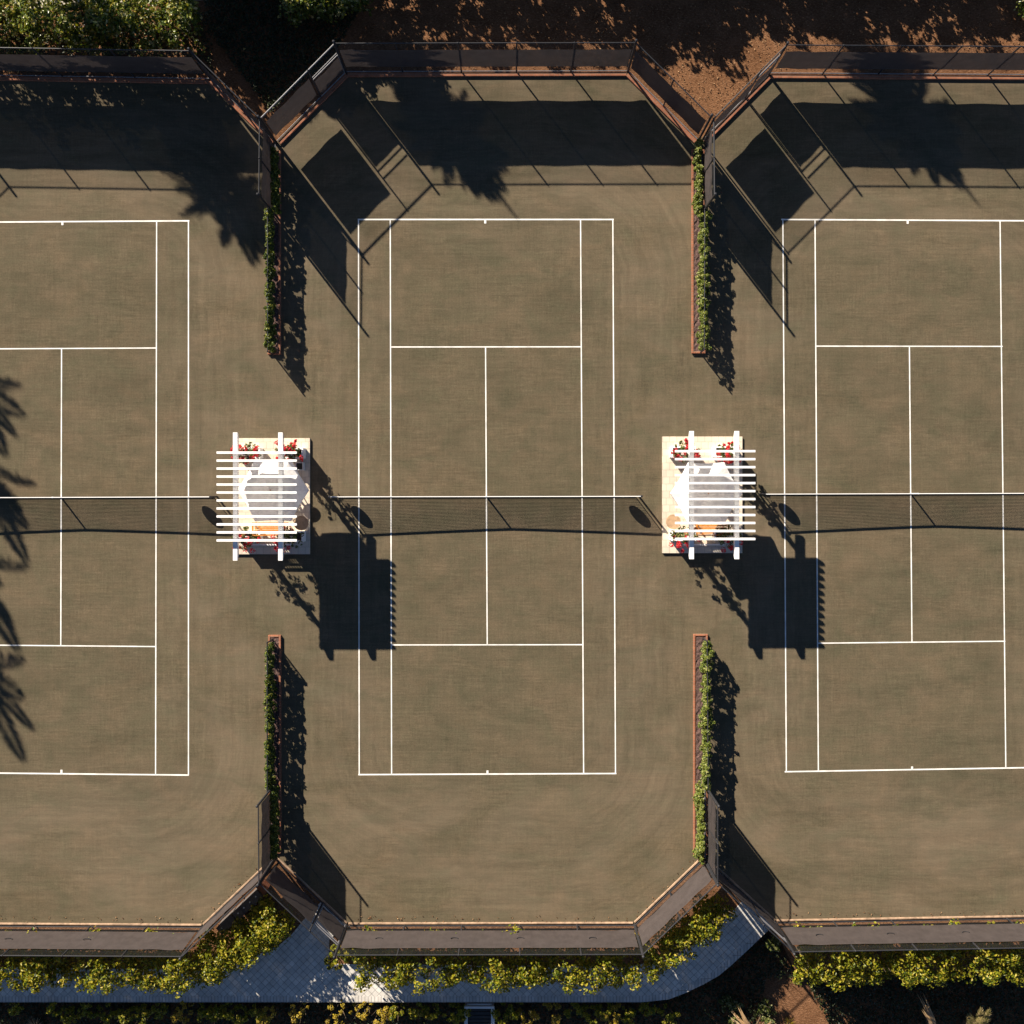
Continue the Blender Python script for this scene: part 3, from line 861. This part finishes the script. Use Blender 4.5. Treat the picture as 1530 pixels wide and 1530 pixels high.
        cen = np.stack([rr * np.cos(aa) * 1.3, rr * np.sin(aa) + .07 * q, hh + .12], 1)
        C, N = clump_points(cen, rng.uniform(.05, .12, nf), 32, rng)
        obj('blossoms', leaf_mesh('boug_flower', C, N, .065, .055, rng, 1.0), M_FLOWER, v)
        bm = bmesh.new()
        rnd = random.Random(seed + sx + q)
        for k in range(5):
            a = rnd.uniform(0, 6.28)
            pts = [(.13 * math.cos(a + j * .6) * (1 if j else .8), .13 * math.sin(a + j * .6), -.04 + j * .38) for j in range(6)]
            tube(bm, pts, [.016, .014, .012, .010, .008, .004], 5)
        for k in range(9):
            a = rnd.uniform(0, 6.28); z = rnd.uniform(.2, 1.0)
            tube(bm, [(.1 * math.cos(a), .1 * math.sin(a), z), (.3 * math.cos(a), .3 * math.sin(a), z + .2), (.5 * math.cos(a), .45 * math.sin(a), z + .22)], [.008, .006, .003], 4)
        obj('stems', bm, M_BARK, v)

pergola_set(408.2, 741.4, (352.3, 463.5, 654.8, 828), (423.5, 732.5), 1, 'left', 407, (454, 781), 100)
pergola_set(1049.0, 739.4, (989.2, 1108.5, 652.4, 826.2), (1042.5, 737.3), -1, 'right', 1060, (1003, 779), 200)

# ------------------------------------------------------------------ hedges and shrubs beside the path
def hedge(name, label, cat, pts, width, z0, z1, mat, seed, per_m=60, leaf=.13, cl=(.18, .32), per=22, top_bias=1.2, group=None, stems=True, ragged=0.12):
    rng = np.random.default_rng(seed)
    P = [W(*p) for p in pts]
    o = P[0].copy()
    t = thing(name, label, cat, o, 0, group)
    cen = []
    for i in range(len(P) - 1):
        d = P[i + 1] - P[i]; L = d.length; n = Vector((-d.y, d.x, 0)).normalized()
        k = int(L * per_m / 3)
        s = rng.uniform(0, 1, k)
        u = rng.uniform(-1, 1, k) * width / 2 * (1 + ragged * np.sin(s * L * 2.3) + ragged * np.sin(s * L * 5.1 + 1))
        zmax = z1 * (1 + .14 * np.sin(s * L * 1.9 + seed) + .10 * np.sin(s * L * 4.3 + 2))
        z = z0 + (zmax - z0) * rng.beta(top_bias, 1.0, k) * np.sqrt(np.clip(1.05 - (np.abs(u) / (width / 2 + .15)) ** 3, .05, 1))
        for a, b, c in zip(s, u, z):
            q = P[i] + d * a + n * b - o
            cen.append((q.x, q.y, c))
    cen = np.array(cen)
    C, N = clump_points(cen, rng.uniform(cl[0], cl[1], len(cen)), per, rng)
    k = C[:, 2] > .04
    obj('foliage', leaf_mesh('hedge_leaf', C[k], N[k], leaf, leaf * .62, rng, .55), mat, t)
    if stems:
        bm = bmesh.new(); rnd = random.Random(seed)
        for i in range(len(P) - 1):
            d = P[i + 1] - P[i]
            for k in range(max(2, int(d.length * 1.5))):
                q = P[i] + d * rnd.random() - o
                for b in range(3):
                    tube(bm, [(q.x, q.y, 0), (q.x + rnd.uniform(-.15, .15), q.y + rnd.uniform(-.15, .15), z1 * .5), (q.x + rnd.uniform(-.35, .35), q.y + rnd.uniform(-.35, .35), z1 * .88)], [.03, .02, .006], 5)
        obj('stems', bm, M_BARK, t)
    return t

hedge('hedge', 'yellow green leafy hedge between the left court fence and the paved path', 'hedge', [(-70, 1420), (318, 1424)], 1.8, .25, 2.05, M_HEDGE, 51, 150, .135, per=24)
hedge('shrub', 'large green bush in the corner between two slanted fences at lower left', 'bush', [(322, 1416), (385, 1386), (428, 1346)], 1.5, .3, 2.4, M_HEDGE, 52, 190, .13, per=26)
hedge('hedge', 'yellow green leafy hedge between the middle court fence and the paved path', 'hedge', [(544, 1419), (948, 1422)], 1.8, .25, 2.05, M_HEDGE, 53, 150, .135, per=24)
hedge('shrub', 'sunlit bush on the inner bend of the paved path at lower right', 'bush', [(955, 1416), (1005, 1392), (1046, 1358), (1074, 1336)], 1.3, .25, 2.35, M_HEDGE, 54, 120, .135, per=24)
hedge('hedge', 'yellow green leafy hedge below the right court fence', 'hedge', [(1180, 1416), (1290, 1414), (1600, 1408)], 1.8, .25, 2.05, M_HEDGE, 55, 150, .135, per=24)
hedge('hedge', 'glossy green hedge with pale highlights outside the top left fence', 'hedge', [(-70, 47), (308, 47)], 2.2, .3, 2.35, M_GLOSSY, 56, 135, .17, cl=(.2, .36), per=24)
hedge('shrub', 'small leafy shrub at the very top right corner of the photo', 'bush', [(1512, 26), (1550, 20)], 1.0, .2, 1.2, M_GLOSSY, 57, 110, .15, stems=False)
hedge('shrub', 'green bush peeking in along the top edge beside the dark corner', 'bush', [(432, 30), (556, 16)], 0.8, .5, 1.9, M_GLOSSY, 58, 120, .16)

def small_shrub(px, py, r, h, mat, label, seed, group=None, leaf=.10):
    rng = np.random.default_rng(seed)
    q = W(px, py)
    if py > 1490:
        q = G(px, py, LZ + h * .6); q.z = LZ
    t = thing('shrub', label, 'shrub', q, 0, group)
    nc = 16
    d = rng.normal(0, 1, (nc, 3)); d /= np.linalg.norm(d, axis=1)[:, None]; d[:, 2] = np.abs(d[:, 2])
    cen = d * np.array([r, r, h * .6]) * rng.uniform(.55, .95, nc)[:, None] + np.array([0, 0, h * .3])
    C, N = clump_points(cen, rng.uniform(.07, .14, nc), 26, rng)
    N = N + C * .6
    obj('foliage', leaf_mesh('shrub_leaf', C, N, leaf, leaf * .6, rng, .4), mat, t)
    bm = bmesh.new(); rnd = random.Random(seed)
    for k in range(5):
        a = k * 1.26; tube(bm, [(0, 0, 0), (r * .4 * math.cos(a), r * .4 * math.sin(a), h * .4), (r * .7 * math.cos(a), r * .7 * math.sin(a), h * .75)], [.02, .014, .005], 5)
    obj('stems', bm, M_BARK, t)
rnd = random.Random(8)
dim = [(18, 1509), (82, 1507), (103, 1520), (132, 1509), (160, 1519), (186, 1517), (213, 1520), (236, 1511), (304, 1513), (318, 1519), (340, 1510), (356, 1521),
       (385, 1514), (592, 1512), (622, 1509), (645, 1514), (676, 1519), (690, 1514), (752, 1520), (770, 1512), (858, 1512), (884, 1519), (905, 1513), (938, 1518), (968, 1511), (1000, 1519)]
for i, (x, y) in enumerate(dim):
    small_shrub(x, y, rnd.uniform(.36, .52), rnd.uniform(1.2, 1.6), M_HEDGE, 'dim dark green shrub in the shaded row below the paved path', 300 + i, 'dim shrubs in the shaded row below the path')
gold = [(396, 1521, 'golden shrub leftmost of the sunlit golden ones below the path'), (446, 1516, 'round golden shrub just left of the biggest sunlit shrub below the path'),
        (500, 1521, 'biggest golden shrub in the sunlit gap below the path'), (541, 1513, 'round golden shrub at the right end of the sunlit group below the path'),
        (567, 1524, 'small golden shrub low down right of the sunlit group below the path'), (270, 1520, 'lone golden shrub between dim ones at lower left'),
        (788, 1524, 'golden tipped shrub right of the white bench below the path'), (826, 1522, 'second golden tipped shrub right of the white bench'), (914, 1524, 'golden tipped shrub below the start of the path bend')]
for i, (x, y, lb) in enumerate(gold):
    big = .75 if i == 2 else .52
    small_shrub(x, y - 4, big, 1.85, M_GOLD, lb, 400 + i, None, .085)

# spiky plants ---------------------------------------------------------------
def blade_plant(px, py, n, L, w, mat, label, seed, cat='plant', tilt=(15, 75), z0=.1, name='spiky_plant', az=None):
    rnd = random.Random(seed)
    q = G(px, py, LZ + z0); q.z = LZ
    t = thing(name, label, cat, q)
    bm = bmesh.new()
    for k in range(n):
        a = rnd.uniform(*(az or (0, 6.283))); el = math.radians(rnd.uniform(*tilt)); l = L * rnd.uniform(.7, 1.1)
        d = Vector((math.cos(a) * math.cos(el), math.sin(a) * math.cos(el), math.sin(el)))
        sd = Vector((-math.sin(a), math.cos(a), 0)); up = d.cross(sd) * -1
        pr = None
        for s in range(6):
            f = s / 5
            p = Vector((0, 0, z0)) + d * l * f + Vector((0, 0, -.25 * l * f * f))
            ww = w * (0.6 + .8 * f if f < .35 else 0.88 * (1 - f) / .65 + .01)
            cur = (bm.verts.new(p - sd * ww / 2 + up * ww * .12), bm.verts.new(p), bm.verts.new(p + sd * ww / 2 + up * ww * .12))
            if pr:
                bm.faces.new((pr[0], pr[1], cur[1], cur[0])); bm.faces.new((pr[1], pr[2], cur[2], cur[1]))
            pr = cur
    obj('blades', bm, mat, t)
    bm = bmesh.new(); tube(bm, [(0, 0, 0), (0, 0, z0 + .12)], [.12, .06], 8); obj('stem', bm, M_BARK, t)
    return t
def feather_frond(bm, base, az, el, L, droop, nl, ll, lw, rnd, stiff=0.0):
    d0 = Vector((math.cos(az) * math.cos(el), math.sin(az) * math.cos(el), math.sin(el)))
    pts = []
    for i in range(9):
        f = i / 8
        pts.append(base + d0 * L * f + Vector((0, 0, -droop * L * f * f)))
    tube(bm, pts, [.022 * (1 - .85 * i / 8) for i in range(9)], 4)
    sd = Vector((-math.sin(az), math.cos(az), 0))
    for k in range(nl):
        f = .14 + .86 * k / (nl - 1)
        i = min(7, int(f * 8)); p = pts[i].lerp(pts[i + 1], f * 8 - i)
        tg = (pts[i + 1] - pts[i]).normalized()
        l = ll * (math.sin(math.pi * min(1, .18 + .8 * f)) * .85 + .2)
        for s in (-1, 1):
            dr = (sd * s * .75 + tg * .65 + Vector((0, 0, rnd.uniform(-.3, .12) + stiff))).normalized()
            wv = tg * lw / 2
            q = p + dr * l + Vector((0, 0, -.12 * l))
            m = p + dr * l * .5
            vs = [bm.verts.new(x) for x in (p - wv * .6, m - wv, q, m + wv)]
            bm.faces.new(vs)

blade_plant(1124, 1544, 34, 1.55, .17, M_DRY, 'spiky plant with pale orange blades at lower right beside the dark bed', 61, tilt=(8, 60), z0=1.1)
blade_plant(1178, 1528, 70, .42, .025, M_GOLD, 'low yellow green grassy tuft on the sunlit soil at lower right', 62, tilt=(25, 85), name='grass_tuft')
blade_plant(54, 1534, 90, .62, .03, M_DRY, 'orange dry grass clump at the bottom left corner', 63, tilt=(20, 85), name='grass_tuft', z0=.5)
def cycad(px, py, n, L, mat, label, seed, az=(0, 6.283), el=(15, 60), name='cycad'):
    rnd = random.Random(seed)
    q = G(px, py, LZ + 1.3); q.z = LZ
    t = thing(name, label, 'plant', q)
    bm = bmesh.new()
    for k in range(n):
        feather_frond(bm, Vector((0, 0, 1.3)), rnd.uniform(*az), math.radians(rnd.uniform(*el)), L * rnd.uniform(.8, 1.1), .3, 30, .30, .035, rnd)
    obj('fronds', bm, mat, t)
    bm = bmesh.new(); tube(bm, [(0, 0, 0), (0, 0, 1.35)], [.16, .13], 10); obj('trunk', bm, M_BARK, t)
cycad(1458, 1548, 9, 1.35, M_PLUME, 'feathery plant with two upright pale fronds at the bottom right', 64, (1.0, 2.2), (20, 50))
blade_plant(1400, 1540, 7, 1.9, .16, M_DRY, 'dry pale stalk leaning out of the dark bed at the bottom right', 65, tilt=(10, 30), az=(1.9, 2.3), name='dry_palm_stalk', z0=1.2)
for i, (x, y) in enumerate([(1085, 1500), (1100, 1525), (1142, 1505), (1150, 1522), (1098, 1503)]):
    small_shrub(x, y, .34, .6, M_SHRUB, 'dim green shrub around the orange spiky plant at lower right', 500 + i, 'dim shrubs round the orange spiky plant')
small_shrub(503, 1426, .52, .85, M_HEDGE, 'low rounded bush at the left end of the middle hedge beside the path gate', 521, None, .12)
small_shrub(524, 1416, .40, .9, M_HEDGE, 'low bush tucked between the path gate bush and the middle hedge', 522, None, .12)
small_shrub(1155, 1408, .32, .5, M_SHRUB, 'little dim shrub in the dark corner beside the path end and right hedge', 520)

def carpet(name, poly, n, mat, seed, z, leaf, holes=(), zs=.15):
    rng = np.random.default_rng(seed)
    xs = [p[0] for p in poly]; ys = [p[1] for p in poly]
    def inside(pl, x, y):
        r = False; k = len(pl) - 1
        for i in range(len(pl)):
            if (pl[i][1] > y) != (pl[k][1] > y) and x < (pl[k][0] - pl[i][0]) * (y - pl[i][1]) / (pl[k][1] - pl[i][1]) + pl[i][0]: r = not r
            k = i
        return r
    C = []
    while len(C) < n:
        x = rng.uniform(min(xs), max(xs)); y = rng.uniform(min(ys), max(ys))
        if inside(poly, x, y) and not any(inside(h, x, y) for h in holes):
            p = W(x, y, z); C.append((p.x, p.y, z + rng.uniform(0.015, zs)))
    C = np.array(C); N = np.tile(np.array([[0, 0, 1.0]]), (len(C), 1))
    return tag(obj(name, leaf_mesh(name, C, N, leaf, leaf * .6, rng, .35), mat), kind='stuff')
M_SHADECOVER = leafmat('shade_cover_leaf', [(0.0, (0.012, 0.016, 0.005)), (0.7, (0.022, 0.034, 0.008)), (1.0, (0.06, 0.06, 0.02))], 0.15)  # near-black leaves added to deepen the shade over bare soil
M_LITTER = leafmat('dry_leaf', [(0.0, (0.05, 0.025, 0.012)), (0.6, (0.20, 0.10, 0.045)), (1.0, (0.36, 0.23, 0.12))], 0.1, .8)
carpet('shade_ground_cover', [(-70, 1502), (960, 1502), (1030, 1490), (1100, 1450), (1150, 1400), (1166, 1412), (1186, 1456), (1600, 1452), (1600, 1560), (-70, 1560)], 16000, M_SHADECOVER, 91, LZ, .13,
       [[(1150, 1475), (1205, 1468), (1262, 1570), (1135, 1570)]], .35)  # hole keeps the sunlit soil patch free of the dark leaves
carpet('shade_ground_cover', [(300, -20), (560, -20), (530, 30), (498, 88), (405, 170), (360, 110), (320, 60)], 5200, M_SHADECOVER, 96, 0, .13, (), .3)  # dark leaves put shade into the corner between the courts
carpet('shade_ground_cover', [(-60, 20), (318, 20), (318, 112), (-60, 108)], 4200, M_SHADECOVER, 97, 0, .12, (), .2)  # dark leaves stand in for shade under the top left hedge
carpet('fallen_leaves', [(-60, 1366), (300, 1370), (405, 1272), (412, 1282), (304, 1381), (-60, 1380)], 90, M_LITTER, 92, .01, .07, (), .03)
carpet('fallen_leaves', [(520, 1368), (945, 1368), (1042, 1274), (1050, 1281), (948, 1379), (520, 1380)], 110, M_LITTER, 93, .01, .07, (), .03)
carpet('fallen_leaves', [(1165, 1364), (1600, 1358), (1600, 1369), (1165, 1376)], 80, M_LITTER, 94, .01, .07, (), .03)
carpet('leaf_litter', [(560, 2), (1560, 2), (1560, 104), (1160, 104), (1046, 200), (945, 104), (560, 104)], 3200, M_LITTER, 95, .004, .075, (), .03)

# white bench ---------------------------------------------------------------
b = thing('white_bench', 'white bench with dark slatted seat at the bottom edge below the path', 'bench', W(716, 1528, LZ))
bm = bmesh.new(); box(bm, (0, .62, .80), (1.28, .10, .10), 0, .01); box(bm, (0, .62, .52), (1.08, .06, .08)); obj('backrest', bm, M_BLUEWHITE, b)
for s in (-1, 1):
    bm = bmesh.new(); box(bm, (s * .58, -.02, .62), (.15, 1.17, .06), 0, .01); obj('armrest', bm, M_BLUEWHITE, b)
    for yy, hh in ((.62, .75), (-.5, .59)):
        bm = bmesh.new(); box(bm, (s * .58, yy, hh / 2), (.09, .09, hh)); obj('leg', bm, M_BLUEWHITE, b)
bm = bmesh.new()
for k in range(7): box(bm, (0, .48 - k * .16, .40), (1.0, .13, .035))
obj('seat', bm, M_DARK, b)

# low cabinets and brick pier behind the lower left corner fence -----------------
ang = math.atan2(-(1281.5 - 1383.5), 411.5 - 304.5)
for (px, py, l, knobs, lb) in ((377, 1341, 1.42, 4, 'longer low grey cabinet with four pale knobs behind the slanted fence'), (346, 1369.5, .82, 1, 'shorter low grey cabinet with one pale knob behind the slanted fence')):
    t = thing('low_cabinet', lb, 'cabinet', W(px, py), ang)
    bm = bmesh.new(); box(bm, (0, 0, .42), (l, .36, .84), 0, .015); box(bm, (0, 0, .86), (l + .03, .39, .035), 0, .008); obj('body', bm, M_GREY, t)
    for k in range(knobs):
        x = (k - (knobs - 1) / 2) * .34 if knobs > 1 else -.25
        bm = bmesh.new(); disc(bm, (x, .02, .895), .035, .03, 12, .02); obj('knob', bm, M_WHITE, t)
        bm = bmesh.new(); tube(bm, [(x + .06 * math.cos(a), -.20 - .05 * math.sin(a), .62) for a in [i * math.pi / 6 for i in range(7)]], .010, 6); obj('handle', bm, M_WHITE, t)
t = thing('brick_pier', 'short orange brick pier at the joint of two slanted fences', 'pier', W(396.5, 1318.5), math.radians(-45))
bm = bmesh.new(); box(bm, (0, 0, .35), (.46, .20, .70), 0, .01); obj('body', bm, M_BRICK, t)
bm = bmesh.new(); box(bm, (0, 0, .725), (.52, .25, .05), 0, .01); obj('cap', bm, M_BRICK, t)

# ------------------------------------------------------------------ trees beyond the edges of the picture (their shadows fall into it)
def palm(px, py, h, label, seed, n=34, L=1.9, spear=True, skirt=0, ll=.50):
    rnd = random.Random(seed)
    t = thing('palm_tree', label, 'palm tree', W(px, py))
    bm = bmesh.new()
    pts = [(0.06 * math.sin(i * .7), 0.05 * math.cos(i * .9), h * i / 8) for i in range(9)]
    tube(bm, pts, [.21 - .012 * i for i in range(9)], 10); obj('trunk', bm, M_BARK, t)
    top = Vector(pts[-1])
    bm = bmesh.new()
    for k in range(n):
        az = k * 2.39996 + rnd.uniform(-.2, .2); f = k / (n - 1)
        el = math.radians(82 - 140 * f + rnd.uniform(-8, 8))
        feather_frond(bm, top, az, el, L * rnd.uniform(.85, 1.1) * (1 if f < .75 else .8), .22, 30, ll, .13, rnd)
    for k in range(skirt):               # dry fronds hanging below the crown
        feather_frond(bm, top - Vector((0, 0, .3 + 1.5 * k / max(1, skirt))), k * 2.4, math.radians(rnd.uniform(-72, -50)), L * .8, .05, 18, .42, .10, rnd)
    if spear:
        feather_frond(bm, top, rnd.uniform(0, 6), math.radians(88), L * 1.25, .02, 26, .26, .10, rnd, .4)
    obj('crown', bm, M_PALM, t)
def shadow_base(px, py, h):              # trunk foot of a tree of height h whose top's shadow falls on this pixel
    d = h / .6225 * S
    return px - .765 * d, py - d
def palm_at(px, py, h, label, seed, **k):
    x, y = shadow_base(px, py, h); palm(x, y, h, label, seed, **k)
palm_at(672, 196, 7.0, 'palm beyond the top fence casting a spiky shadow on the middle court', 71, L=1.9, n=64, skirt=26)
palm_at(1362, 176, 7.2, 'palm beyond the top fence casting a spiky shadow on the right court', 72, L=1.9, n=64, skirt=30)
palm_at(340, 290, 7.5, 'palm beyond the top fence casting a long shadow on the left court', 73, L=2.0, n=64, skirt=36)
palm_at(-58, 556, 8.0, 'upper palm off the left edge shading the left court', 74, L=2.5, n=12, ll=.62, spear=False)
palm_at(-44, 690, 7.0, 'second palm off the left edge shading the left net', 75, L=2.6, n=12, ll=.62, spear=False)
palm_at(-60, 830, 8.0, 'third palm off the left edge shading the left court', 76, L=2.6, n=12, ll=.62, spear=False)
palm_at(-46, 985, 7.5, 'lowest palm off the left edge shading the left court', 77, L=2.7, n=12, ll=.62, spear=False)

def broad_tree(px, py, h, r, label, seed, nc=70, per=60, leaf=.2, zr=None):
    rng = np.random.default_rng(seed); rnd = random.Random(seed)
    t = thing('leafy_tree', label, 'tree', W(px, py))
    bm = bmesh.new()
    zr = zr or r * .8
    tube(bm, [(0, 0, 0), (.05, .02, h * .3), (0, .05, h * .6), (0, 0, h * .85)], [.22, .17, .11, .03], 9)
    for k in range(7):
        a = k * .9; tube(bm, [(0, .03, h * .4), (r * .4 * math.cos(a), r * .4 * math.sin(a), h * .6), (r * .8 * math.cos(a), r * .8 * math.sin(a), h * .75)], [.09, .05, .012], 6)
    obj('trunk', bm, M_BARK, t)
    d = rng.normal(0, 1, (nc, 3)); d /= np.linalg.norm(d, axis=1)[:, None]
    cen = d * np.array([r, r, zr]) * (rng.uniform(0, 1, nc) ** .45)[:, None] + np.array([0, 0, h - zr])
    C, N = clump_points(cen, rng.uniform(r * .14, r * .30, nc), per, rng)
    obj('crown', leaf_mesh('tree_leaf', C, N, leaf, leaf * .6, rng), M_TREE, t)
def tree_at(px, py, h, r, label, seed, **k):
    x, y = shadow_base(px, py, h * .75); broad_tree(x, y, h, r, label, seed, **k)
tree_at(385, 45, 5.5, 2.5, 'leafy tree beyond the top edge shading the dark corner between left and middle courts', 81, nc=190, leaf=.3)
tree_at(440, 60, 6.0, 1.5, 'second leafy tree beyond the top edge over the dark corner', 82, nc=120, leaf=.28)
hedge('hedge', 'tall hedge just beyond the top edge shading the red soil', 'hedge', [(330, -48), (520, -54), (620, -74), (1000, -66)], 2.0, .4, 2.65, M_TREE, 83, 150, .20, per=22)
hedge('hedge', 'second tall hedge beyond the top right edge shading the red soil', 'hedge', [(880, -78), (1010, -92), (1090, -92), (1260, -84), (1390, -80), (1560, -92)], 2.0, .4, 2.45, M_TREE, 84, 190, .20, per=22)
